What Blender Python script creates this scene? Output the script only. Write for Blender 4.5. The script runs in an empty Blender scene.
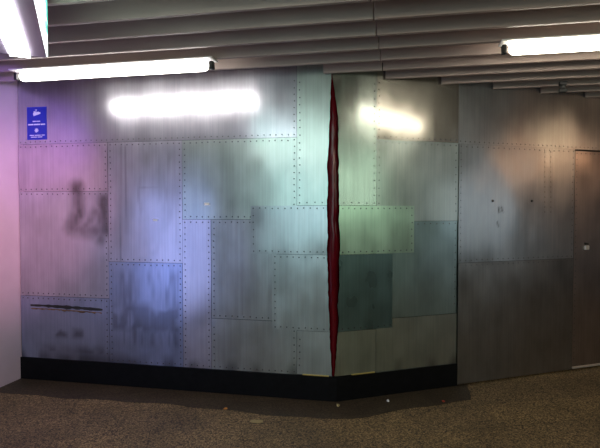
import bpy, bmesh, math, random
from mathutils import Vector, Matrix
random.seed(7)
S = bpy.context.scene
C = S.collection

# ------------------------------------------------------------------ camera
F = 520.0                      # focal length in pixels of the 600 x 448 frame
CAM_Z = 1.55
PITCH = math.atan(16.0 / F)
cd = bpy.data.cameras.new('camera')
cd.sensor_width = 36.0
cd.lens = F / 600.0 * 36.0
cam = bpy.data.objects.new('camera', cd)
cam.location = (0, 0, CAM_Z)
cam.rotation_euler = (math.pi / 2 - PITCH, 0, 0)
C.objects.link(cam)
S.camera = cam

# ------------------------------------------------------------------ exposure, world, area lights
S.view_settings.view_transform = 'Standard'
S.view_settings.look = 'None'
S.view_settings.exposure = 0.0
S.view_settings.gamma = 1.0
S.view_settings.use_curve_mapping = False

W = bpy.data.worlds.new('world')
S.world = W
W.use_nodes = True
bg = W.node_tree.nodes['Background']
bg.inputs[0].default_value = (0.55, 0.55, 0.62, 1)
bg.inputs[1].default_value = 0.04

def area(name, loc, target, size, power, col):
    l = bpy.data.lights.new(name, 'AREA')
    l.shape = 'RECTANGLE'
    l.size, l.size_y = size
    l.energy = power
    l.color = col
    o = bpy.data.objects.new(name, l)
    o.location = loc
    o.rotation_euler = (Vector(target) - Vector(loc)).to_track_quat('-Z', 'Y').to_euler()
    C.objects.link(o)
    return o

# added fill lights out of view, tinting the metal and the left wall
def spot(name, loc, target, power, col, deg):
    l = bpy.data.lights.new(name, 'SPOT')
    l.energy = power; l.color = col
    l.spot_size = math.radians(deg); l.spot_blend = 1.0; l.shadow_soft_size = 0.06
    o = bpy.data.objects.new(name, l)
    o.location = loc
    o.rotation_euler = (Vector(target) - Vector(loc)).to_track_quat('-Z', 'Y').to_euler()
    C.objects.link(o)
area('blue_fill_light', (-2.90, 2.35, 0.98), (-1.3, 4.4, 1.0), (1.5, 1.5), 11.5, (0.36, 0.46, 1.0))  # added light without a board, blue tint for the lower left sheets
spot('pink_fill_spot', (-0.3, 1.2, 2.2), (-2.72, 4.30, 1.55), 420, (1.0, 0.48, 0.70), 32)  # added spot that turns the left wall pink
spot('violet_fill_spot', (-1.95, 2.75, 2.42), (-2.66, 4.40, 2.25), 75, (0.36, 0.16, 1.0), 50)  # added spot, violet on the upper left wall
area('green_fill_light', (-1.6, -2.0, 1.7), (-0.2, 4.2, 1.5), (3.2, 1.5), 34, (0.58, 0.90, 0.92))  # added light without a board, green tint for the sheets by the crack
area('pale_green_fill_light', (4.1, 0.0, 2.0), (0.9, 4.3, 1.6), (2.0, 0.9), 14, (0.74, 1.0, 0.76))  # added light without a board, pale green for the right sheets
area('right_fill_light', (6.6, 1.2, 1.5), (2.0, 4.6, 1.3), (1.6, 1.4), 7, (0.80, 0.92, 1.0))  # added fill to brighten the far right sheets
area('warm_fill_light', (6.6, 2.6, 2.4), (4.6, 3.2, 0.0), (1.5, 0.3), 7, (1.0, 0.52, 0.28))  # added fill that warms the right end of wall and floor
area('overhead_fill_light', (0.3, -1.2, 2.4), (0.3, 0.6, 0.0), (3.0, 0.4), 40, (1.0, 0.84, 0.62))  # added overhead fill for floor and slats

# ------------------------------------------------------------------ photo geometry helpers
cp, sp_ = math.cos(PITCH), math.sin(PITCH)
def ray(u, v):
    x, up = (u - 300) / F, (224 - v) / F
    return Vector((x, cp + sp_ * up, cp * up - sp_))
def on_z(u, v, z):
    d = ray(u, v)
    return d * ((z - CAM_Z) / d.z) + Vector((0, 0, CAM_Z))
def project(p):
    q = p - Vector((0, 0, CAM_Z))
    fw = q.y * cp - q.z * sp_
    up = q.y * sp_ + q.z * cp
    return 300 + F * q.x / fw, 224 - F * up / fw

A = on_z(22, 378, 0)
B = on_z(290, 398, 0)
Cc = on_z(395, 393.4, 0)
D = on_z(600, 366, 0)
e1 = (B - A).normalized()                    # along the left metal wall, to the right
e2 = Vector((e1.y, -e1.x, 0))                # out of the left metal wall, towards the room
r1 = (D - Cc).normalized()                   # along the right metal wall
r2 = Vector((r1.y, -r1.x, 0))
_den = e1.x * r1.y - e1.y * r1.x
_t = ((Cc.x - A.x) * r1.y - (Cc.y - A.y) * r1.x) / _den
K = A + e1 * _t                              # corner if it were sharp
PHI = math.acos(e1.dot(r1))
RAD = 0.08
TL = RAD * math.tan(PHI / 2)
S1 = _t - TL                                 # left segment length
S2 = S1 + RAD * PHI                          # end of the curved corner
arc_c = A + e1 * S1 - e2 * RAD
def path(s):
    if s <= S1:
        return A + e1 * s, e2
    if s <= S2:
        a = (s - S1) / RAD
        n = e2 * math.cos(a) + e1 * math.sin(a)
        return arc_c + n * RAD, n
    return K + r1 * (TL + s - S2), r2
def P(s, z, off=0.0):
    p, n = path(s)
    return Vector((p.x + n.x * off, p.y + n.y * off, z))
S_END = S2 + 7.0
def sz(u, v):
    lo, hi = -1.0, S_END
    d = ray(u, v)
    for _ in range(60):
        m = (lo + hi) / 2
        p, n = path(m)
        # compare the bearing of the wall point with that of the ray
        if p.x * d.y - d.x * p.y > 0: hi = m
        else: lo = m
    s = (lo + hi) / 2
    p, n = path(s)
    k = p.y / d.y
    return s, CAM_Z + d.z * k
def su(u, v=208): return sz(u, v)[0]
def zv(u, v): return sz(u, v)[1]

# ------------------------------------------------------------------ mesh and object helpers
def link(name, bm, mat, parent=None, origin=(0, 0, 0), smooth=False):
    o = Vector(origin)
    for v in bm.verts: v.co -= o
    bmesh.ops.recalc_face_normals(bm, faces=bm.faces)
    me = bpy.data.meshes.new(name)
    bm.to_mesh(me); bm.free()
    if smooth:
        for p in me.polygons: p.use_smooth = True
    me.materials.append(mat)
    ob = bpy.data.objects.new(name, me)
    C.objects.link(ob)
    if parent is not None:
        ob.parent = parent
        ob.location = o - parent.location
    else:
        ob.location = o
    return ob
def thing(name, loc, label, cat, group=None):
    o = bpy.data.objects.new(name, None)
    o.empty_display_size = 0.1
    o.location = loc
    C.objects.link(o)
    return tag(o, label, cat, group)
def tag(o, label, cat, group=None):
    o['label'] = label; o['category'] = cat
    if group: o['group'] = group
    return o
def struct(o):
    o['kind'] = 'structure'
    return o
def box(bm, c, size, ax=None, bevel=0.0):
    """box with centre c, size along the three axes ax"""
    ax = ax or (Vector((1, 0, 0)), Vector((0, 1, 0)), Vector((0, 0, 1)))
    M = Matrix((ax[0], ax[1], ax[2])).transposed().to_4x4()
    r = bmesh.ops.create_cube(bm, size=1.0, matrix=Matrix.Translation(c) @ M @ Matrix.Diagonal((size[0], size[1], size[2], 1)))
    if bevel:
        es = list({e for v in r['verts'] for e in v.link_edges})
        bmesh.ops.bevel(bm, geom=es, offset=bevel, segments=2, affect='EDGES', profile=0.5)
UP = Vector((0, 0, 1))
def cyl(bm, p0, p1, r, seg=20, r_end=None, dome=False):
    p0, p1 = Vector(p0), Vector(p1)
    ax = (p1 - p0).normalized()
    t = ax.orthogonal().normalized(); b = ax.cross(t)
    prof = []
    L = (p1 - p0).length
    if dome:
        for i in range(1, 6):
            a = math.pi / 2 * i / 5
            prof.append((r * (1 - math.cos(a)), r * math.sin(a)))
        prof += [(L - h, rr) for h, rr in reversed(prof)]
    else:
        prof = [(0, r), (L, r if r_end is None else r_end)]
    rings = []
    for h, rr in prof:
        rings.append([bm.verts.new(p0 + ax * h + (t * math.cos(2 * math.pi * k / seg) + b * math.sin(2 * math.pi * k / seg)) * rr) for k in range(seg)])
    for a_, b_ in zip(rings, rings[1:]):
        for k in range(seg):
            bm.faces.new((a_[k], a_[(k + 1) % seg], b_[(k + 1) % seg], b_[k]))
    bm.faces.new(rings[0][::-1]); bm.faces.new(rings[-1])

def h2(a, b):
    v = math.sin(a * 127.1 + b * 311.7) * 43758.5453
    return v - math.floor(v)
def vnoise(x, y):
    xi, yi = math.floor(x), math.floor(y)
    fx, fy = x - xi, y - yi
    fx = fx * fx * (3 - 2 * fx); fy = fy * fy * (3 - 2 * fy)
    a = h2(xi, yi) + (h2(xi + 1, yi) - h2(xi, yi)) * fx
    b = h2(xi, yi + 1) + (h2(xi + 1, yi + 1) - h2(xi, yi + 1)) * fx
    return a + (b - a) * fy
# ------------------------------------------------------------------ materials
def nmat(name):
    m = bpy.data.materials.new(name); m.use_nodes = True
    nt = m.node_tree
    return m, nt, nt.nodes['Principled BSDF']
def plain(name, col, rough=0.6, metal=0.0, spec=0.5, noise=0.0, nscale=8.0):
    m, nt, b = nmat(name)
    b.inputs['Base Color'].default_value = (*col, 1)
    b.inputs['Roughness'].default_value = rough
    b.inputs['Metallic'].default_value = metal
    b.inputs['Specular IOR Level'].default_value = spec
    if noise:
        tc = nt.nodes.new('ShaderNodeTexCoord')
        n = nt.nodes.new('ShaderNodeTexNoise'); n.inputs['Scale'].default_value = nscale; n.inputs['Detail'].default_value = 6
        r = nt.nodes.new('ShaderNodeValToRGB')
        r.color_ramp.elements[0].position = 0.3; r.color_ramp.elements[1].position = 0.7
        r.color_ramp.elements[0].color = (*[c * (1 - noise) for c in col], 1)
        r.color_ramp.elements[1].color = (*[min(1, c * (1 + noise)) for c in col], 1)
        nt.links.new(tc.outputs['Object'], n.inputs['Vector'])
        nt.links.new(n.outputs['Fac'], r.inputs['Fac'])
        nt.links.new(r.outputs['Color'], b.inputs['Base Color'])
    return m
def emit(name, col, strength):
    m, nt, b = nmat(name)
    b.inputs['Base Color'].default_value = (0.8, 0.8, 0.8, 1)
    b.inputs['Emission Color'].default_value = (*col, 1)
    b.inputs['Emission Strength'].default_value = strength
    return m

def metal(name, col, r_a=0.20, r_b=0.42, mix=0.42, seed=0.0, wob=0.05):
    """brushed sheet metal: a tight and a wide reflection lobe, vertical brushing, slight buckling, dirt read from the 'stain' attribute"""
    m, nt, b1 = nmat(name)
    N, L = nt.nodes, nt.links
    out = N['Material Output']
    b2 = N.new('ShaderNodeBsdfPrincipled')
    tc = N.new('ShaderNodeTexCoord')
    def mapping(scale):
        mp = N.new('ShaderNodeMapping'); mp.inputs['Scale'].default_value = scale
        mp.inputs['Location'].default_value = (seed, seed * 1.7, seed * 0.6)
        L.new(tc.outputs['Object'], mp.inputs['Vector']); return mp
    def noise(scale, detail, vec):
        n = N.new('ShaderNodeTexNoise'); n.inputs['Scale'].default_value = scale; n.inputs['Detail'].default_value = detail
        L.new(vec.outputs[0], n.inputs['Vector']); return n
    brush = noise(1.0, 3, mapping((70, 70, 1.5)))
    blotch = noise(5.0, 2, mapping((1.3, 1.3, 0.7)))
    # base colour
    mr = N.new('ShaderNodeMapRange'); mr.inputs['To Min'].default_value = 0.89; mr.inputs['To Max'].default_value = 1.11
    mr.inputs['From Min'].default_value = 0.3; mr.inputs['From Max'].default_value = 0.7
    L.new(blotch.outputs['Fac'], mr.inputs['Value'])
    mb = N.new('ShaderNodeMapRange'); mb.inputs['To Min'].default_value = 0.93; mb.inputs['To Max'].default_value = 1.07
    mb.inputs['From Min'].default_value = 0.3; mb.inputs['From Max'].default_value = 0.7
    L.new(brush.outputs['Fac'], mb.inputs['Value'])
    mm = N.new('ShaderNodeMath'); mm.operation = 'MULTIPLY'
    L.new(mr.outputs[0], mm.inputs[0]); L.new(mb.outputs[0], mm.inputs[1])
    vm = N.new('ShaderNodeVectorMath'); vm.operation = 'SCALE'; vm.inputs[0].default_value = col
    L.new(mm.outputs[0], vm.inputs['Scale'])
    at = N.new('ShaderNodeAttribute'); at.attribute_name = 'stain'
    mx = N.new('ShaderNodeMix'); mx.data_type = 'RGBA'
    mx.inputs['B'].default_value = (0.055, 0.05, 0.045, 1)
    L.new(at.outputs['Fac'], mx.inputs['Factor']); L.new(vm.outputs[0], mx.inputs['A'])
    # roughness
    ra = N.new('ShaderNodeMapRange'); ra.inputs['To Min'].default_value = r_a * 0.85; ra.inputs['To Max'].default_value = r_a * 1.2
    ra.inputs['From Min'].default_value = 0.3; ra.inputs['From Max'].default_value = 0.7
    L.new(blotch.outputs['Fac'], ra.inputs['Value'])
    # buckling + brushing
    low = noise(1.6, 1, mapping((1, 1, 0.8)))
    bu = N.new('ShaderNodeBump'); bu.inputs['Strength'].default_value = wob; bu.inputs['Distance'].default_value = 0.35
    L.new(low.outputs['Fac'], bu.inputs['Height'])
    bu2 = N.new('ShaderNodeBump'); bu2.inputs['Strength'].default_value = 0.05; bu2.inputs['Distance'].default_value = 0.002
    L.new(brush.outputs['Fac'], bu2.inputs['Height']); L.new(bu.outputs[0], bu2.inputs['Normal'])
    for b in (b1, b2):
        b.inputs['Metallic'].default_value = 1.0
        L.new(mx.outputs['Result'], b.inputs['Base Color']); L.new(bu2.outputs[0], b.inputs['Normal'])
    L.new(ra.outputs[0], b1.inputs['Roughness'])
    b2.inputs['Roughness'].default_value = r_b
    tg = N.new('ShaderNodeCombineXYZ'); tg.inputs[2].default_value = 1.0
    b1.inputs['Anisotropic'].default_value = 0.6; L.new(tg.outputs[0], b1.inputs['Tangent'])
    ms = N.new('ShaderNodeMixShader'); ms.inputs[0].default_value = mix
    L.new(b1.outputs[0], ms.inputs[1]); L.new(b2.outputs[0], ms.inputs[2]); L.new(ms.outputs[0], out.inputs['Surface'])
    return m

def terrazzo(name, base, dark, light, joint=True):
    m, nt, b = nmat(name)
    N, L = nt.nodes, nt.links
    tc = N.new('ShaderNodeTexCoord')
    mp = N.new('ShaderNodeMapping'); mp.inputs['Rotation'].default_value = (0, 0, math.atan2(e1.y, e1.x))
    L.new(tc.outputs['Object'], mp.inputs['Vector'])
    v = N.new('ShaderNodeTexVoronoi'); v.inputs['Scale'].default_value = 130
    L.new(mp.outputs[0], v.inputs['Vector'])
    r = N.new('ShaderNodeValToRGB'); cr = r.color_ramp
    cr.elements[0].position = 0.15; cr.elements[0].color = (*dark, 1)
    cr.elements[1].position = 0.85; cr.elements[1].color = (*light, 1)
    e = cr.elements.new(0.5); e.color = (*base, 1)
    sep = N.new('ShaderNodeSeparateColor'); L.new(v.outputs['Color'], sep.inputs[0]); L.new(sep.outputs[0], r.inputs['Fac'])
    n = N.new('ShaderNodeTexNoise'); n.inputs['Scale'].default_value = 2.2; n.inputs['Detail'].default_value = 5
    L.new(mp.outputs[0], n.inputs['Vector'])
    mr = N.new('ShaderNodeMapRange'); mr.inputs['From Min'].default_value = 0.3; mr.inputs['From Max'].default_value = 0.7
    mr.inputs['To Min'].default_value = 0.75; mr.inputs['To Max'].default_value = 1.2
    L.new(n.outputs['Fac'], mr.inputs['Value'])
    vm = N.new('ShaderNodeVectorMath'); vm.operation = 'SCALE'
    L.new(r.outputs['Color'], vm.inputs[0]); L.new(mr.outputs[0], vm.inputs['Scale'])
    br = N.new('ShaderNodeTexBrick'); br.inputs['Scale'].default_value = 1.0
    br.offset = 0.5
    br.inputs['Brick Width'].default_value = 0.62; br.inputs['Row Height'].default_value = 0.41; br.inputs['Mortar Size'].default_value = 0.004
    br.inputs['Color1'].default_value = (1.08, 1.06, 1.0, 1); br.inputs['Color2'].default_value = (0.84, 0.83, 0.84, 1); br.inputs['Mortar'].default_value = (0.6, 0.58, 0.55, 1)
    L.new(mp.outputs[0], br.inputs['Vector'])
    vv = N.new('ShaderNodeVectorMath'); vv.operation = 'MULTIPLY'
    L.new(vm.outputs[0], vv.inputs[0]); L.new(br.outputs['Color'], vv.inputs[1])
    L.new(vv.outputs[0], b.inputs['Base Color'])
    b.inputs['Roughness'].default_value = 0.55
    b.inputs['Specular IOR Level'].default_value = 0.35
    return m

M_floor = terrazzo('terrazzo', (0.17, 0.115, 0.058), (0.05, 0.036, 0.022), (0.38, 0.27, 0.14))
M_floor_dark = terrazzo('dark_terrazzo', (0.055, 0.040, 0.025), (0.03, 0.022, 0.014), (0.09, 0.066, 0.042))
M_paint = plain('lilac_paint', (0.66, 0.52, 0.63), 0.55, noise=0.06, nscale=3)
M_dark = plain('dark_backing', (0.02, 0.02, 0.022), 0.8, noise=0.2)
M_deck = plain('ceiling_deck', (0.06, 0.055, 0.05), 0.9, noise=0.2)
M_slat = plain('slat_enamel', (0.37, 0.30, 0.265), 0.5, noise=0.06, nscale=2.5)
M_slat_r = plain('slat_enamel_warm', (0.37, 0.285, 0.25), 0.5, noise=0.06, nscale=2.5)
M_plinth = plain('black_stone', (0.004, 0.004, 0.005), 0.5, spec=0.15, noise=0.3, nscale=20)
M_rivet = plain('rivet_steel', (0.07, 0.07, 0.075), 0.45, metal=0.6)
M_red = plain('red_lacquer', (0.11, 0.002, 0.007), 0.14, spec=0.3, noise=0.25, nscale=9)
M_black = plain('black_plastic', (0.012, 0.012, 0.012), 0.5)
M_housing = plain('white_enamel', (0.75, 0.74, 0.72), 0.4)
M_tube = emit('tube_glow', (1.0, 0.95, 0.88), 13)
M_tube_r = emit('tube_glow_warm', (1.0, 0.92, 0.76), 16)
M_tube_o = emit('tube_glow_orange', (1.0, 0.74, 0.44), 11)
M_boxface = emit('sign_face_glow', (0.80, 1.0, 0.93), 3.5)
M_boxgreen = emit('sign_green_glow', (0.02, 0.62, 0.42), 1.6)
M_boxstrip = emit('downlight_glow', (0.97, 0.98, 1.0), 9)
M_boxbody = plain('sign_body_paint', (0.42, 0.37, 0.46), 0.5)
M_blue = plain('sign_blue', (0.012, 0.03, 0.42), 0.4)
M_white = plain('sign_white', (0.75, 0.8, 0.9), 0.5)
M_rust = plain('rust_edge', (0.16, 0.09, 0.045), 0.7, noise=0.5, nscale=40)
M_lit_edge = plain('lit_edge_yellow', (0.55, 0.42, 0.12), 0.5, metal=0.3)
M_paper = plain('paper_litter', (0.9, 0.9, 0.9), 0.8)
M_butt = plain('orange_litter', (0.6, 0.25, 0.06), 0.8)
M_redlit = plain('red_litter', (0.45, 0.05, 0.03), 0.7)
M_leaf = plain('dry_leaf', (0.40, 0.33, 0.16), 0.8)
M_edge = plain('bright_aluminium', (0.85, 0.80, 0.74), 0.35, metal=0.7)

# ------------------------------------------------------------------ structure
H_SLAT = on_z(0, 0, 5).z  # placeholder, replaced below
sc_, zc_ = sz(383, 73.5)
H_SLAT = zv(383, 79.5)               # underside of the ceiling slats
H_TOP = H_SLAT + 0.15
# floor
bm = bmesh.new()
f = bm.faces.new([bm.verts.new((x, y, 0)) for x, y in ((-9, -8), (10, -8), (10, 9), (-9, 9))])
r = bmesh.ops.extrude_face_region(bm, geom=[f])
for v in r['geom']:
    if isinstance(v, bmesh.types.BMVert): v.co.z -= 0.1
struct(link('floor', bm, M_floor))

def wall_strip(name, s0, s1, z0, z1, o_back, o_front, mat, n=None, parent=None, bevel=0):
    n = n or max(2, int((s1 - s0) / 0.06))
    bm = bmesh.new()
    rows = []
    for i in range(n + 1):
        s = s0 + (s1 - s0) * i / n
        rows.append([bm.verts.new(P(s, z0, o_back)), bm.verts.new(P(s, z0, o_front)), bm.verts.new(P(s, z1, o_front)), bm.verts.new(P(s, z1, o_back))])
    for a, b in zip(rows, rows[1:]):
        for k in range(4):
            bm.faces.new((a[k], a[(k + 1) % 4], b[(k + 1) % 4], b[k]))
    bm.faces.new(rows[0]); bm.faces.new(rows[-1][::-1])
    return link(name, bm, mat, parent)
s_door = su(457.5, 300)
struct(wall_strip('wall_back', -0.1, S2, 0, H_TOP, -0.25, -0.06, M_dark))
struct(wall_strip('wall_right', S2, S_END, 0, H_TOP, -0.25, -0.06, M_dark))
zp_l = zv(150, 365)
PLF = 0.016
pl = struct(wall_strip('baseboard_back', 0.0, s_door - 0.004, 0, zp_l, -0.06, PLF, M_plinth))
# painted side wall on the left
bm = bmesh.new()
p0 = A - e2 * 0.1
for_len = 9.0
box(bm, A + e2 * (for_len / 2 - 0.06) - e1 * 0.1 + UP * H_TOP / 2, (0.2, for_len, H_TOP), (e1, e2, UP))
struct(link('wall_left', bm, M_paint))
# darker border strip of the floor along the black plinth
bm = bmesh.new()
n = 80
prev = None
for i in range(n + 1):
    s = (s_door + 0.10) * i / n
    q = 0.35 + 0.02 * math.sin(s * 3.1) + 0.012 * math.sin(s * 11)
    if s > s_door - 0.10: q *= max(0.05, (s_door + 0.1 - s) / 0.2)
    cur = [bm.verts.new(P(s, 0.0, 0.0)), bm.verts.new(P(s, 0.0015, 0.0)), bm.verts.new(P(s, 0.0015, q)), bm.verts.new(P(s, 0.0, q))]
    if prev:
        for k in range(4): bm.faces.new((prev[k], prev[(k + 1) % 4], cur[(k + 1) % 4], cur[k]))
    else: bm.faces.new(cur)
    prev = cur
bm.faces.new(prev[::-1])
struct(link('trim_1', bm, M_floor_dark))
# opposite side of the passage, far behind the photographer, and deck above the slats
bm = bmesh.new()
box(bm, Vector((0.5, -6.0, H_TOP / 2)), (18, 0.2, H_TOP))
struct(link('wall_front', bm, M_paint))

# ------------------------------------------------------------------ ceiling slats
PITCH_S = 0.272
J = on_z(383, 73.5, H_SLAT)                       # joint between the two runs of slats
jx = (J - A).dot(e1)
q_first = 0.065                                  # slat just at the corner
SL_T, SL_H = 0.03, 0.13
ceil_bm = bmesh.new()
box(ceil_bm, Vector((0.5, 0.5, H_TOP + 0.05)), (19, 17, 0.1))
def right_wall_e1(q):
    # e1 coordinate where the line at distance q from the left wall plane meets the metal wall
    p = A + e2 * q
    den = e1.x * r1.y - e1.y * r1.x
    return ((K.x - p.x) * r1.y - (K.y - p.y) * r1.x) / den
ORD = ['', 'second', 'third', 'fourth', 'fifth', 'sixth', 'seventh', 'eighth', 'ninth', 'tenth', 'eleventh', 'twelfth', 'thirteenth']
def slat(a0, a1, q, mat, label, group):
    bm = bmesh.new()
    c = A + e1 * ((a0 + a1) / 2) + e2 * q
    box(bm, c + UP * (H_SLAT + SL_H / 2), (a1 - a0, SL_T, SL_H), (e1, e2, UP), 0.004)
    o = link('overhead_slat', bm, mat, None, (c.x, c.y, H_SLAT))
    tag(o, label, 'ceiling slat', group)
k_left = 0
for k in range(1, 7):
    q = q_first + PITCH_S * k
    slat(0.004, jx - 0.003, q, M_slat, 'long grey ceiling slat left of the joint, %s one out from the riveted wall' % ['first'][0] if k == 1 else
         'long grey ceiling slat left of the joint, %s one out from the riveted wall' % ORD[k - 1], 'ceiling slats left of the joint')
slat(right_wall_e1(q_first) + 0.02, jx - 0.003, q_first, M_slat, 'short stub of grey ceiling slat directly above the red crack, ending at the joint', None)
for k in range(0, 7):
    q = q_first + PITCH_S * k
    a0 = jx + 0.003
    slat(a0, jx + 5.0, q, M_slat_r, 'warm grey slat right of the joint, %s' % (
        'in line with the short stub' if k == 0 else '%s one out from the slat beside the stub' % (['first'] + ORD[1:])[k - 1]), 'ceiling slats right of the joint')
for k in range(1, 9):
    q = q_first - PITCH_S * k
    a0 = right_wall_e1(q) + 0.03
    slat(a0, jx + 6.0, q, M_slat_r, 'warm grey ceiling slat cut off at the right metal wall, %s step beyond the joint' % (['first'] + ORD[1:])[k - 1], 'stepped ceiling slats along the right wall')
k = 7
while q_first + PITCH_S * k < 9.5:
    q = q_first + PITCH_S * k
    box(ceil_bm, A + e1 * (jx / 2 + 2.5) + e2 * q + UP * (H_SLAT + SL_H / 2), (jx + 5.0, SL_T, SL_H), (e1, e2, UP))
    k += 1
struct(link('ceiling', ceil_bm, M_slat))

# ------------------------------------------------------------------ metal sheets
sheets = []      # (s0,s1,z0,z1,layer) used to drop rivets under a covering sheet
rivet_me = None
def rivet_mesh():
    bm = bmesh.new()
    r, h = 0.0060, 0.0035
    rings = []
    for rr, hh in ((1, 0), (0.92, 0.5), (0.6, 0.88)):
        rings.append([bm.verts.new((r * rr * math.cos(k * math.pi / 4), r * rr * math.sin(k * math.pi / 4), h * hh)) for k in range(8)])
    top = bm.verts.new((0, 0, h))
    for a, b in zip(rings, rings[1:]):
        for k in range(8): bm.faces.new((a[k], a[(k + 1) % 8], b[(k + 1) % 8], b[k]))
    for k in range(8): bm.faces.new((rings[-1][k], rings[-1][(k + 1) % 8], top))
    bm.faces.new(rings[0][::-1])
    me = bpy.data.meshes.new('rivet'); bm.to_mesh(me); bm.free()
    me.materials.append(M_rivet)
    return me
RIV = rivet_mesh()
TH = 0.003
LAY = 0.0032
defs = []
CRK = [(70, 331.6, 332.2), (80, 331.2, 333.0), (90, 330.6, 334.6), (100, 329.9, 336.4), (120, 329.2, 338.0), (150, 328.3, 338.3), (165, 327.9, 338.2),
       (200, 327.4, 338.2), (230, 327.3, 339.0), (260, 327.4, 339.0), (300, 328.6, 338.2), (330, 330.0, 337.6), (350, 331.0, 336.6), (378, 331.6, 335.0)]
def crack(v, side):
    for (v0, l0, r0), (v1, l1, r1_) in zip(CRK, CRK[1:]):
        if v0 <= v <= v1:
            t = (v - v0) / (v1 - v0)
            return (l0 + (l1 - l0) * t) if side == 0 else (r0 + (r1_ - r0) * t)
    e = CRK[0] if v < CRK[0][0] else CRK[-1]
    return e[1 + side]
def v_of_z(s, z): return project(P(s, z))[1]
S_CR = su(333, 250)
_crcache = {}
def crack_s(z, side):
    key = (round(z, 4), side)
    if key not in _crcache:
        v = v_of_z(S_CR, z)
        u = crack(v, side)
        u += (1.3 * (vnoise(z * 9, 3.1 + side) - 0.5) + 1.0 * (vnoise(z * 31, 7.7 + side) - 0.5)) * (1.0 if v > 95 else 0.25)
        _crcache[key] = sz(u, v)[0]
    return _crcache[key]

def sheet(label, s0, s1, z0, z1, layer, mat, sides='LRTB', step=0.05, stain=None, cell=None, edge0=None, edge1=None, tilt=0.0):
    """one metal sheet hung on the wall from s0..s1, z0..z1; edge0/edge1 give a torn outline"""
    s0 += 0.0015; s1 -= 0.0015; z0 += 0.0015; z1 -= 0.0015      # open joint between neighbouring sheets
    g = cell or 0.06
    nz = max(2, int(round((z1 - z0) / (g if not (edge0 or edge1) else 0.02))))
    ns = max(2, int(round((s1 - s0) / g)))
    bm = bmesh.new()
    lay = bm.verts.layers.float.new('stain')
    fr, bk = [], []
    for j in range(nz + 1):
        z = z0 + (z1 - z0) * j / nz
        a = edge0(z) if edge0 else s0
        b = edge1(z) if edge1 else s1
        rf, rb = [], []
        for i in range(ns + 1):
            s = a + (b - a) * i / ns
            off = layer * LAY + TH + tilt * (z - z0)
            v = bm.verts.new(P(s, z, off))
            if stain: v[lay] = stain(s, z)
            rf.append(v); rb.append(bm.verts.new(P(s, z, off - TH)))
        fr.append(rf); bk.append(rb)
    for j in range(nz):
        for i in range(ns):
            bm.faces.new((fr[j][i], fr[j][i + 1], fr[j + 1][i + 1], fr[j + 1][i]))
            bm.faces.new((bk[j][i], bk[j + 1][i], bk[j + 1][i + 1], bk[j][i + 1]))
        bm.faces.new((fr[j][0], fr[j + 1][0], bk[j + 1][0], bk[j][0]))
        bm.faces.new((fr[j][ns], bk[j][ns], bk[j + 1][ns], fr[j + 1][ns]))
    for i in range(ns):
        bm.faces.new((fr[0][i], bk[0][i], bk[0][i + 1], fr[0][i + 1]))
        bm.faces.new((fr[nz][i], fr[nz][i + 1], bk[nz][i + 1], bk[nz][i]))
    o = link('metal_sheet', bm, mat, None, P((s0 + s1) / 2, z0, layer * LAY))
    tag(o, label, 'metal sheet', 'riveted metal sheets cladding the wall')
    sheets.append((s0, s1, z0, z1, layer))
    defs.append((o, s0, s1, z0, z1, layer, sides, step, edge0, edge1, tilt))
    return o
def rivets():
    for (o, s0, s1, z0, z1, layer, sides, step, e0_, e1_, tilt) in defs:
        ins = 0.021
        pts = []
        ns = max(1, int((s1 - s0 - 2 * ins) / step)); nz = max(1, int((z1 - z0 - 2 * ins) / step))
        for i in range(ns + 1):
            s = s0 + ins + (s1 - s0 - 2 * ins) * i / ns
            if 'T' in sides: pts.append((s, z1 - ins))
            if 'B' in sides: pts.append((s, z0 + ins))
        for i in range(1, nz):
            z = z0 + ins + (z1 - z0 - 2 * ins) * i / nz
            if 'L' in sides: pts.append((s0 + ins, z))
            if 'R' in sides: pts.append((s1 - ins, z))
        cnt = 0
        for s, z in pts:
            if e0_ and s < e0_(z) + ins * 0.7: continue
            if e1_ and s > e1_(z) - ins * 0.7: continue
            if any(a - 0.004 < s < b + 0.004 and c - 0.004 < z < d + 0.004 and l > layer for a, b, c, d, l in sheets): continue
            if z > H_SLAT + 0.01: continue
            s += random.uniform(-.0025, .0025); z += random.uniform(-.0025, .0025)
            add_rivet(o, s, z, layer * LAY + TH + tilt * (z - z0))
            cnt += 1
def add_rivet(o, s, z, off, scale=1.0):
    p, n = path(s)
    r = bpy.data.objects.new('rivet', RIV)
    C.objects.link(r)
    r.parent = o
    r.location = P(s, z, off - 0.0003) - o.location
    r.rotation_euler = n.to_track_quat('Z', 'Y').to_euler()
    r.scale = (scale, scale, scale)

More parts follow.
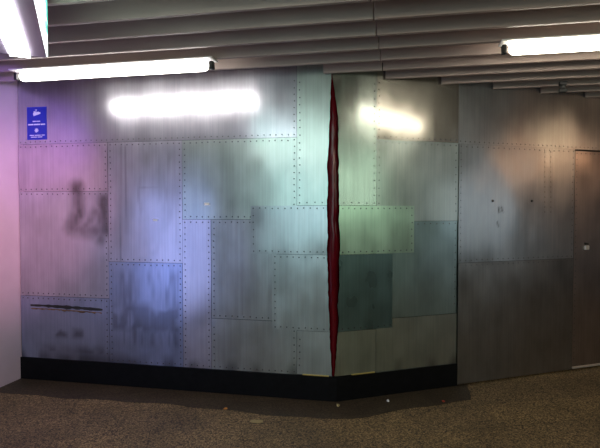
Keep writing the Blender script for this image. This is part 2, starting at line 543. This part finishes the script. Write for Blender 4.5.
# --- stains: greasy wipes, scuffs, drips (each a mark with its own outline)
def seg_d(p, a, b):
    ax, ay = a; bx, by = b
    dx, dy = bx - ax, by - ay
    L2 = dx * dx + dy * dy
    t = max(0, min(1, ((p[0] - ax) * dx + (p[1] - ay) * dy) / L2)) if L2 else 0
    return math.hypot(p[0] - ax - dx * t, p[1] - ay - dy * t)
def smear(marks):
    ms = []
    for u0, v0, u1, v1, rad, st in marks:
        ms.append((sz(u0, v0), sz(u1, v1), rad, st))
    def f(s, z):
        out = 0
        for a, b, rad, st in ms:
            d = seg_d((s, z), a, b) * (0.88 + 0.24 * vnoise(s * 30, z * 22))
            t = max(0, 1 - d / rad)
            out = max(out, st * t * t * (3 - 2 * t))
        return min(1, out * (0.85 + 0.3 * vnoise(s * 40 + 5, z * 25)))
    return f
def streaks(u0, v0, u1, v1, st, fx=24, fz=4, th=0.5):
    a = sz(u0, v0); b = sz(u1, v1)
    smin, smax, zmin, zmax = a[0], b[0], b[1], a[1]
    def f(s, z):
        if not (smin < s < smax and zmin < z < zmax): return 0
        ed = min(1, (s - smin) / .03, (smax - s) / .03, (z - zmin) / .05, (zmax - z) / .08)
        n = 0.6 * vnoise(s * fx, z * fz) + 0.4 * vnoise(s * fx * 2.3, z * fz * 2)
        return st * ed * max(0, min(1, (n - th) / 0.25))
    return f
def both(*fs): return lambda s, z: max(f(s, z) for f in fs)

grime = lambda s, z: 0.55 * max(0, min(1, (vnoise(s * 9, z * 5) - 0.45) / 0.3)) * max(0, min(1, (zp_l + 0.12 - z) / 0.1))

cols = {
 'pink': (0.59, 0.54, 0.60), 'lilac': (0.56, 0.56, 0.63), 'blue': (0.40, 0.46, 0.62), 'cool': (0.50, 0.55, 0.58), 'green': (0.50, 0.575, 0.55),
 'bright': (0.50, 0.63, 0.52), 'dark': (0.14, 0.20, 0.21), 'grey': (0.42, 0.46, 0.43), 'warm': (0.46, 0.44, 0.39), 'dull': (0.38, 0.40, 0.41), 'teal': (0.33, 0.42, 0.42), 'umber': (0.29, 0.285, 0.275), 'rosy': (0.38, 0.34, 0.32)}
_mi = [0]
def mt(c, **k):
    _mi[0] += 1
    return metal('sheet_metal_%s' % c, cols[c], seed=_mi[0] * 3.37, **k)

sL = 0.006
x108, x182, x213, x295 = su(108.5, 210), su(182.5, 210), su(211.5, 280), su(297, 140)
xE0, xE1, xK0, xK1 = su(251, 230), su(413.5, 230), su(272.5, 290), su(392, 290)
x377, x458, x572 = su(376.5, 140), su(457.5, 210), su(572, 260)
zt = H_SLAT + 0.10
z1 = zv(180, 140.5); zAB = zv(70, 191.5); zF = zv(70, 297); zC = zv(150, 262.5); zD = zv(220, 219.5)
zE1, zE0, zK0 = zv(333, 205.5), zv(333, 255), zv(333, 332)
zIJ = zv(243, 319.5); zbl = zp_l + 0.001; zbc = zv(333, 376.3) 
zOP, zPQ, zQR = zv(418, 141), zv(435, 221), zv(420, 316)
zU, zUV = zv(515, 146.5), zv(515, 260.5)
g = lambda z: S_CR
sheet('wide metal sheet along the top of the left wall, behind the tube reflection', sL, x295, z1, zt, 0, mt('lilac', wob=.02, mix=.3), 'BR')
wipe = smear([(77, 187, 77, 190, .115, .8), (78, 190, 80, 216, .105, .68), (79, 216, 72, 226, .13, .66), (104, 202, 105, 230, .105, .72), (72, 228, 102, 232, .12, .52),
              (104, 200, 104, 204, .115, .75), (86, 226, 96, 212, .10, .5), (100, 214, 101, 240, .09, .5)])
sheet('pinkish metal sheet under the blue sign, above the dark smears', sL, x108, zAB, z1, 1, mt('pink'), 'TBR', cell=0.014, stain=wipe)
sheet('metal sheet with two dark greasy smears in a U shape', sL, x108, zF, zAB, 0, mt('lilac'), 'TBR', cell=0.014, stain=wipe)
F_o = sheet('blue grey metal sheet at the bottom left with a long torn gash', sL, x108, zbl, zF, 1, mt('blue'), 'TR', cell=0.02,
      stain=both(streaks(55, 325, 85, 340, .7, 14, 10, .35), streaks(28, 340, 106, 358, .5, 8, 6, .45), grime))
sheet('tall pale lilac metal sheet with a bluish vertical scuff right of the smears', x108, x182, zC, z1, 0, mt('lilac'), 'LRTB', cell=0.014,
      stain=both(smear([(121, 146, 121, 260, .009, .35), (126, 146, 126, 260, .009, .35), (139, 188, 158, 188, .007, .5)]), streaks(125, 150, 180, 258, .22, 20, 3, .55)))
sheet('deep blue metal sheet with dark drips standing on the black plinth', x108, x182, zbl, zC, 1, mt('blue'), 'LRTB', cell=0.014,
      stain=both(streaks(111, 266, 181, 350, .32, 30, 3.0, .45), streaks(111, 298, 181, 336, .42, 12, 7, .30), grime))
sheet('greenish metal sheet with a small white sticker below the tube reflection', x182, x295, zD - 0.0, z1, 0, mt('green'), 'LRTB')
sheet('narrow lilac metal strip standing on the plinth left of the double rivet row', x182, x213, zbl, zD, 1, mt('lilac'), 'LRTB', cell=0.03, stain=grime)
sheet('blue grey metal sheet with a faint yellow drip, left of the crack panels', x213, xK0 + 0.04, zIJ, zD, 0, mt('cool'), 'LTB', cell=0.014,
      stain=smear([(243, 232, 243, 315, .011, .3)]))
sheet('low grey metal sheet on the plinth under the faint yellow drip', x213, x295, zbl, zIJ, 1, mt('cool'), 'LRB', cell=0.03, stain=grime)
# corner sheets either side of the crack
cl = lambda z: crack_s(z, 0)
cr_ = lambda z: crack_s(z, 1)
sheet('tall pale metal sheet immediately left of the crack, upper half', x295, S_CR, zE1, zt, 1, mt('green'), 'LB', 0.058, edge1=cl)
sheet('tall speckled metal sheet immediately right of the crack, upper half', S_CR, x377, zE1, zt, 1, mt('grey', mix=.2), 'RB', 0.058, edge0=cr_)
sheet('horizontal metal sheet left of the crack at mid height, raised edge', xE0, S_CR, zE0, zE1, 3, mt('cool'), 'LTB', edge1=cl)
sheet('bright greenish metal sheet right of the crack at mid height', S_CR, xE1, zE0, zE1, 3, mt('bright'), 'RTB', edge0=cr_)
sheet('blue grey square metal sheet low on the left of the crack', xK0, S_CR, zK0, zE0, 2, mt('cool'), 'LTB', edge1=cl)
sheet('dark teal metal sheet low on the right of the crack', S_CR, xK1, zK0, zE0, 2, mt('dark', r_a=.3), 'B', edge0=cr_)
la = sheet('bottom metal sheet left of the crack meeting the plinth', x295, S_CR, zbc, zK0, 1, mt('cool'), 'L', edge1=cl)
lb = sheet('bottom metal sheet right of the crack meeting the plinth', S_CR, x377, zbc, zK0, 1, mt('grey'), '', edge0=cr_)
# right wall
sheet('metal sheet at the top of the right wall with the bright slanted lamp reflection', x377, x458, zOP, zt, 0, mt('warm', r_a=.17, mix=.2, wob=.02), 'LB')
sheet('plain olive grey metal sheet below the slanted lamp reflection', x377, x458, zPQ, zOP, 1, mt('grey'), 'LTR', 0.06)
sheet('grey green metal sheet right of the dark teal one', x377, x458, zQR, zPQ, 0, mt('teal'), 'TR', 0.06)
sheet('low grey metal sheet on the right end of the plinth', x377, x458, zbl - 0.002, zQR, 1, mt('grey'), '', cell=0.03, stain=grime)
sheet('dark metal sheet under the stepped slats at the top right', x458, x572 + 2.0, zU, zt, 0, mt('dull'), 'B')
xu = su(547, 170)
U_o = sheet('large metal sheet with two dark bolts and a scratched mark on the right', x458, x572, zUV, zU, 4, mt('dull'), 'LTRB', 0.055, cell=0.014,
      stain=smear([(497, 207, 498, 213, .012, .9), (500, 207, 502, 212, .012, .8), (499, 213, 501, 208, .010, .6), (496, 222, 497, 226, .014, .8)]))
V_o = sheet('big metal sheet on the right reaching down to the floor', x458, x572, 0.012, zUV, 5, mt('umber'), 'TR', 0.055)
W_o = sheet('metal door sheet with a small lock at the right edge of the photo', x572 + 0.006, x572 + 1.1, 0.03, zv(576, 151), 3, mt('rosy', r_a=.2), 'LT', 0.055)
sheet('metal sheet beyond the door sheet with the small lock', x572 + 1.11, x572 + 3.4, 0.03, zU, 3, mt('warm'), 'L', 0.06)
rivets()
# second double row of rivets on the large sheet
for du in (543.5, 549.5):
    for v in range(152, 215, 5):
        s, z = sz(du, v); add_rivet(U_o, s, z, 4 * LAY + TH)

# parts on the sheets
def wall_box(name, s, z, w, h, d, off, mat, parent, bevel=0.0):
    p, n = path(s); t = Vector((-n.y, n.x, 0))
    bm = bmesh.new(); box(bm, P(s, z, off + d / 2), (w, d, h), (t, n, UP), bevel)
    return link(name, bm, mat, parent, P(s, z, off))
def wall_disc(name, s, z, r, d, off, mat, parent):
    bm = bmesh.new(); cyl(bm, P(s, z, off), P(s, z, off + d), r, 14, r * 0.8)
    return link(name, bm, mat, parent, P(s, z, off))
for u, v in ((491.5, 201), (530.5, 201)):
    s, z = sz(u, v); wall_disc('bolt', s, z, 0.0115, 0.008, 4 * LAY + TH, M_black, U_o)
# gash in the bottom left sheet: dark slot with a torn lip
bm = bmesh.new()
n = 40
top, bot, lip = [], [], []
for i in range(n + 1):
    u = 31 + 72 * i / n
    v = 304.8 + 4.6 * (i / n) ** 1.3
    s, z = sz(u, v)
    hh = 0.006 + 0.020 * vnoise(i * 0.6, 3.3) * math.sin(math.pi * min(1, max(0.06, i / n * 0.98))) ** 0.4
    top.append(bm.verts.new(P(s, z + hh * 0.6, LAY + TH + 0.0006)))
    bot.append(bm.verts.new(P(s, z - hh, LAY + TH + 0.0016)))
    lip.append(bm.verts.new(P(s, z - hh * 0.2, LAY + TH - 0.0015)))
for i in range(n):
    bm.faces.new((top[i], top[i + 1], bot[i + 1], bot[i])); bm.faces.new((bot[i], bot[i + 1], lip[i + 1], lip[i])); bm.faces.new((lip[i], lip[i + 1], top[i + 1], top[i]))
bm.faces.new((top[0], bot[0], lip[0])); bm.faces.new((top[n], lip[n], bot[n]))
tag_o = link('gash', bm, M_black, F_o, P(su(66, 306), zv(66, 306), LAY))
tag_o['label'] = 'long dark gash'
bm = bmesh.new()
a_, b_, c_ = [], [], []
for i in range(n + 1):
    u = 32 + 70 * i / n
    s, z = sz(u, 307.8 + 4.6 * (i / n) ** 1.3)
    hh = 0.020 * vnoise(i * 0.7, 9.1) + 0.003
    a_.append(bm.verts.new(P(s, z, LAY + TH + 0.001))); b_.append(bm.verts.new(P(s, z - hh * 0.5, LAY + TH + 0.006 + hh * 0.4))); c_.append(bm.verts.new(P(s, z - hh, LAY + TH + 0.001)))
for i in range(n):
    bm.faces.new((a_[i], a_[i + 1], b_[i + 1], b_[i])); bm.faces.new((b_[i], b_[i + 1], c_[i + 1], c_[i])); bm.faces.new((c_[i], c_[i + 1], a_[i + 1], a_[i]))
bm.faces.new((a_[0], b_[0], c_[0])); bm.faces.new((a_[n], c_[n], b_[n]))
lp = link('torn_lip', bm, M_rust, F_o, P(su(66, 309), zv(66, 309), LAY)); lp['label'] = 'rusty torn lip below the gash'
# yellow strips standing in for light caught on the corner sheets' bottom edges
for o, u0, u1 in ((la, 303, 329), (lb, 351, 374)):
    s0, s1 = su(u0, 375), su(u1, 375)
    eo = wall_strip('bottom_edge', s0, s1, zbc - 0.0, zbc + 0.006, LAY + TH, LAY + TH + 0.012, M_lit_edge)
    eo.parent = o; eo.location = -o.location; eo['label'] = 'yellow strip as lit bottom edge'
# bright sill under the door sheet
eo = wall_strip('sill', x572 + 0.006, x572 + 1.1, 0.018, 0.034, 3 * LAY, 3 * LAY + 0.016, M_edge)
eo.parent = W_o; eo.location = -W_o.location; eo['label'] = 'bright bottom edge'
s, z = sz(585, 247.5)
lk = wall_box('lock', s, z, 0.05, 0.042, 0.018, 3 * LAY + TH, M_edge, W_o, 0.006); lk['label'] = 'small pale lock'
s, z = sz(584.5, 243.5); wall_box('lock_cover', s, z, 0.035, 0.018, 0.022, 3 * LAY + TH, M_black, W_o, 0.004)
# small stickers
def sticker(u, v, w, h, label):
    s, z = sz(u, v)
    o = wall_box('sticker', s, z, w, h, 0.0008, TH, M_paper, None)
    tag(o, label, 'sticker')
sticker(207, 204, 0.045, 0.022, 'small torn white sticker on the greenish metal sheet')
sticker(155.5, 220, 0.042, 0.012, 'tiny pale sticker scrap on the tall lilac metal sheet')

# ------------------------------------------------------------------ red filling of the crack
bm = bmesh.new()
zb, zt2 = zp_l + 0.003, H_SLAT + 0.1
rows = []
nz = 110
for j in range(nz + 1):
    z = zb + (zt2 - zb) * j / nz
    a, b = crack_s(z, 0) - 0.012, crack_s(z, 1) + 0.012
    row = []
    for i in range(9):
        t = i / 8
        row.append(bm.verts.new(P(a + (b - a) * t, z, -0.022 + 0.014 * math.sin(math.pi * t) + 0.004 * (vnoise(t * 3, z * 9) - 0.5))))
    row += [bm.verts.new(P(b, z, -0.052)), bm.verts.new(P(a, z, -0.052))]
    rows.append(row)
for a, b in zip(rows, rows[1:]):
    for k in range(11): bm.faces.new((a[k], a[(k + 1) % 11], b[(k + 1) % 11], b[k]))
bm.faces.new(rows[0]); bm.faces.new(rows[-1][::-1])
ro = link('red_crack_filling', bm, M_red, None, P(S_CR, zb, -0.03), smooth=True)
tag(ro, 'tall jagged glossy dark red strip filling the crack at the wall corner', 'crack filling')

# ------------------------------------------------------------------ fluorescent tubes
def lamp(name, pa, pb, mat, label):
    pa, pb = Vector(pa), Vector(pb)
    ax = (pb - pa).normalized(); side = UP.cross(ax)
    mid = (pa + pb) / 2
    t = thing(name, (mid.x, mid.y, H_SLAT), label, 'lamp', 'fluorescent tube lamps under the slats')
    L = (pb - pa).length
    bm = bmesh.new(); box(bm, Vector((mid.x, mid.y, H_SLAT - 0.007)), (L + 0.06, 0.13, 0.010), (ax, side, UP), 0.002)
    link('housing', bm, M_housing, t, (mid.x, mid.y, H_SLAT - 0.007))
    bm = bmesh.new(); cyl(bm, pa + ax * 0.02, pb - ax * 0.02, RT, 24, dome=True)
    link('tube', bm, mat, t, mid, smooth=True)
    for p, d in ((pa, 1), (pb, -1)):
        bm = bmesh.new()
        box(bm, p - ax * d * 0.006 + UP * 0.0, (0.028, 0.05, 0.055), (ax, side, UP), 0.006)
        h = link('lampholder', bm, M_black, t, p); h['label'] = 'dark end socket'
    return t
RT = 0.037  # tube radius thickened, the glow around it put into its shape
ZT = H_SLAT - 0.012 - RT
lamp('fluorescent_lamp', on_z(18, 77, ZT), on_z(211, 65.5, ZT), M_tube, 'long glowing white tube lamp over the left wall')
pr = on_z(505, 49.5, ZT)
lamp('fluorescent_lamp', pr, pr + e1 * 1.5, M_tube_r, 'glowing tube lamp at the top right, cut by the photo edge')
pq = Vector((5.3, 3.24, ZT))
lamp('fluorescent_lamp', pq, pq + e1 * 1.5, M_tube_o, 'tube lamp further right, beyond the photo edge')

# small black hook on the stepped slats
c = on_z(563, 81.5, H_SLAT)
t = thing('hook', c - UP * 0.09, 'small black hook clipped under a slat at the top right', 'hook')
for nm, dz, w, h_, d in (('clip', 0.016, 0.056, 0.032, 0.05), ('neck', 0.045, 0.034, 0.028, 0.024), ('foot', 0.074, 0.06, 0.032, 0.034)):
    bm = bmesh.new(); box(bm, c - UP * dz, (w, d, h_), (e1, e2, UP), 0.004)
    link(nm, bm, M_black, t, c - UP * dz)

# ------------------------------------------------------------------ hanging light box, top left
ZB = 2.30
pe = on_z(46.8, 58, ZB)                         # far lower right corner
d1 = Vector(((81 - 300) / F, 1, 0)).normalized()      # along the box, away from the camera
d2 = Vector((d1.y, -d1.x, 0))                   # towards its lit face, right
LB, WB = 1.5, 0.34
cen = pe - d1 * (LB / 2) - d2 * (WB / 2)
HB = H_SLAT - ZB
t = thing('light_box_sign', (cen.x, cen.y, ZB), 'hanging light box sign with white and green lit face and glowing underside, top left', 'light box')
ax = (d1, d2, UP)
bm = bmesh.new(); box(bm, Vector((cen.x, cen.y, ZB + HB / 2)), (LB, WB, HB), ax, 0.004)
link('housing', bm, M_boxbody, t, (cen.x, cen.y, ZB))
fc = cen + d2 * (WB / 2) + UP * (0)
bm = bmesh.new(); box(bm, Vector((fc.x, fc.y, ZB + HB / 2)) + d2 * 0.002, (LB - 0.006, 0.006, HB - 0.012), ax, 0.001)
fo = link('sign_face', bm, M_boxface, t, Vector((fc.x, fc.y, ZB + HB / 2))); fo['label'] = 'white lit face'
bm = bmesh.new()
ge = pe - d1 * 0.02 + d2 * 0.0055
for (a0, z0, a1, z1_) in ((0.02, 0.10, 0.10, 0.15), (0.0, 0.16, 0.12, 0.27), (0.10, 0.08, 0.2, 0.13), (0.15, 0.2, 0.25, 0.28)):
    cc = ge - d1 * ((a0 + a1) / 2)
    box(bm, Vector((cc.x, cc.y, ZB + (z0 + z1_) / 2)), (a1 - a0, 0.003, z1_ - z0), ax)
go = link('green_motif', bm, M_boxgreen, fo, Vector((ge.x, ge.y, ZB + 0.15))) if False else link('green_motif', bm, M_boxgreen, t, Vector((ge.x, ge.y, ZB + 0.15)))
go['label'] = 'green blocks on the lit face'
# glowing strip below
q1 = on_z(8.8, 54.5, ZB - 0.012); q2 = on_z(29.4, 54.8, ZB - 0.012)
qc = (q1 + q2) / 2
wst = abs((q2 - q1).dot(d2))
sc2 = qc - d1 * 0.65
bm = bmesh.new(); box(bm, Vector((sc2.x, sc2.y, ZB - 0.006)), (1.3, wst, 0.014), ax, 0.003)
so = link('downlight', bm, M_boxstrip, t, Vector((sc2.x, sc2.y, ZB))); so['label'] = 'glowing white strip under the box'
ee = qc + d1 * 0.012
bm = bmesh.new(); box(bm, Vector((ee.x, ee.y, ZB - 0.008)), (0.012, wst, 0.018), ax, 0.002)
link('divider', bm, M_boxbody, t, Vector((ee.x, ee.y, ZB)))
ee = qc + d1 * 0.03
bm = bmesh.new(); box(bm, Vector((ee.x, ee.y, ZB - 0.006)), (0.024, wst, 0.014), ax, 0.002)
link('end_light', bm, M_boxstrip, t, Vector((ee.x, ee.y, ZB)))

# ------------------------------------------------------------------ blue sign
sa, za = sz(27.3, 107.5); sb, zb_ = sz(47.3, 139.5)
scn, zcn = (sa + sb) / 2, (za + zb_) / 2
w, h = sb - sa, za - zb_
off = TH + 0.0005
t = thing('notice_sign', P(scn, zb_, off), 'small blue notice plate with white pictogram and text, top left of the metal wall', 'sign')
plate = wall_box('plate', scn, zcn, w, h, 0.004, off, M_blue, t, 0.001)
def on_sign(name, fx, fy, fw, fh, mat=M_white, tilt=0):
    s, z = sa + w * fx, za - h * fy
    p, n = path(s); tt = Vector((-n.y, n.x, 0)); 
    X = tt * math.cos(tilt) + UP * math.sin(tilt); Z = -tt * math.sin(tilt) + UP * math.cos(tilt)
    bm_ = bmesh.new(); box(bm_, P(s, z, off + 0.0045), (w * fw, 0.002, h * fh), (X, n, Z))
    return bm_, P(s, z, off + 0.0045)
def merged(name, items):
    bm = bmesh.new(); o0 = None
    for it in items:
        b_, p_ = on_sign(name, *it[:4], tilt=it[4] if len(it) > 4 else 0)
        me = bpy.data.meshes.new('tmp'); b_.to_mesh(me); b_.free(); bm.from_mesh(me); bpy.data.meshes.remove(me)
        o0 = o0 or p_
    return link(name, bm, M_white, t, o0)
merged('camera_pictogram', [(0.48, 0.21, 0.30, 0.085, 0.25), (0.40, 0.155, 0.10, 0.04, 0.25), (0.66, 0.19, 0.08, 0.05, 0.25), (0.48, 0.125, 0.025, 0.07), (0.48, 0.09, 0.10, 0.015)])
merged('text_line', [(0.40, 0.44, 0.2, 0.03), (0.60, 0.44, 0.16, 0.03)])
merged('text_line', [(0.20, 0.535, 0.26, 0.038), (0.52, 0.535, 0.32, 0.038), (0.82, 0.535, 0.22, 0.038)])
star = [(0.49, 0.715, 0.20, 0.022, a) for a in (0, math.pi / 4, math.pi / 2, -math.pi / 4)] + [(0.49, 0.715, 0.09, 0.055)]
merged('star_emblem', star)
merged('text_line', [(0.25, 0.865, 0.22, 0.022), (0.55, 0.865, 0.3, 0.022), (0.82, 0.865, 0.16, 0.022)])
merged('text_line', [(0.35, 0.92, 0.3, 0.022), (0.66, 0.92, 0.24, 0.022)])

# ------------------------------------------------------------------ litter on the floor
def litter(name, u, v, size, mat, label, cat='litter'):
    p = on_z(u, v, 0)
    bm = bmesh.new()
    n = 9
    ring_b = []; ring_t = []
    for k in range(n):
        a = 2 * math.pi * k / n
        rr = 0.7 + 0.5 * h2(k, u)
        x, y = size[0] / 2 * rr * math.cos(a), size[1] / 2 * rr * math.sin(a)
        ring_b.append(bm.verts.new((p.x + x, p.y + y, 0.002))); ring_t.append(bm.verts.new((p.x + x * 0.7, p.y + y * 0.7, size[2])))
    for k in range(n): bm.faces.new((ring_b[k], ring_b[(k + 1) % n], ring_t[(k + 1) % n], ring_t[k]))
    bm.faces.new(ring_b[::-1]); bm.faces.new(ring_t)
    o = link(name, bm, mat, None, (p.x, p.y, 0.002))
    tag(o, label, cat)
litter('paper_scrap', 388, 401.5, (0.022, 0.03, 0.014), M_paper, 'tiny white paper crumb on the floor right of the corner')
litter('paper_scrap', 338, 405.5, (0.03, 0.06, 0.008), M_leaf, 'pale yellowish scrap on the floor below the crack')
litter('cigarette_butt', 225.5, 409.0, (0.03, 0.035, 0.009), M_butt, 'small orange butt on the floor in front of the left plinth')
litter('dry_leaf', 256, 421.5, (0.13, 0.06, 0.006), M_leaf, 'flat pale leaf on the floor left of centre')
litter('red_scrap', 443.5, 401.5, (0.03, 0.04, 0.006), M_redlit, 'tiny red scrap on the floor in front of the right plinth end')
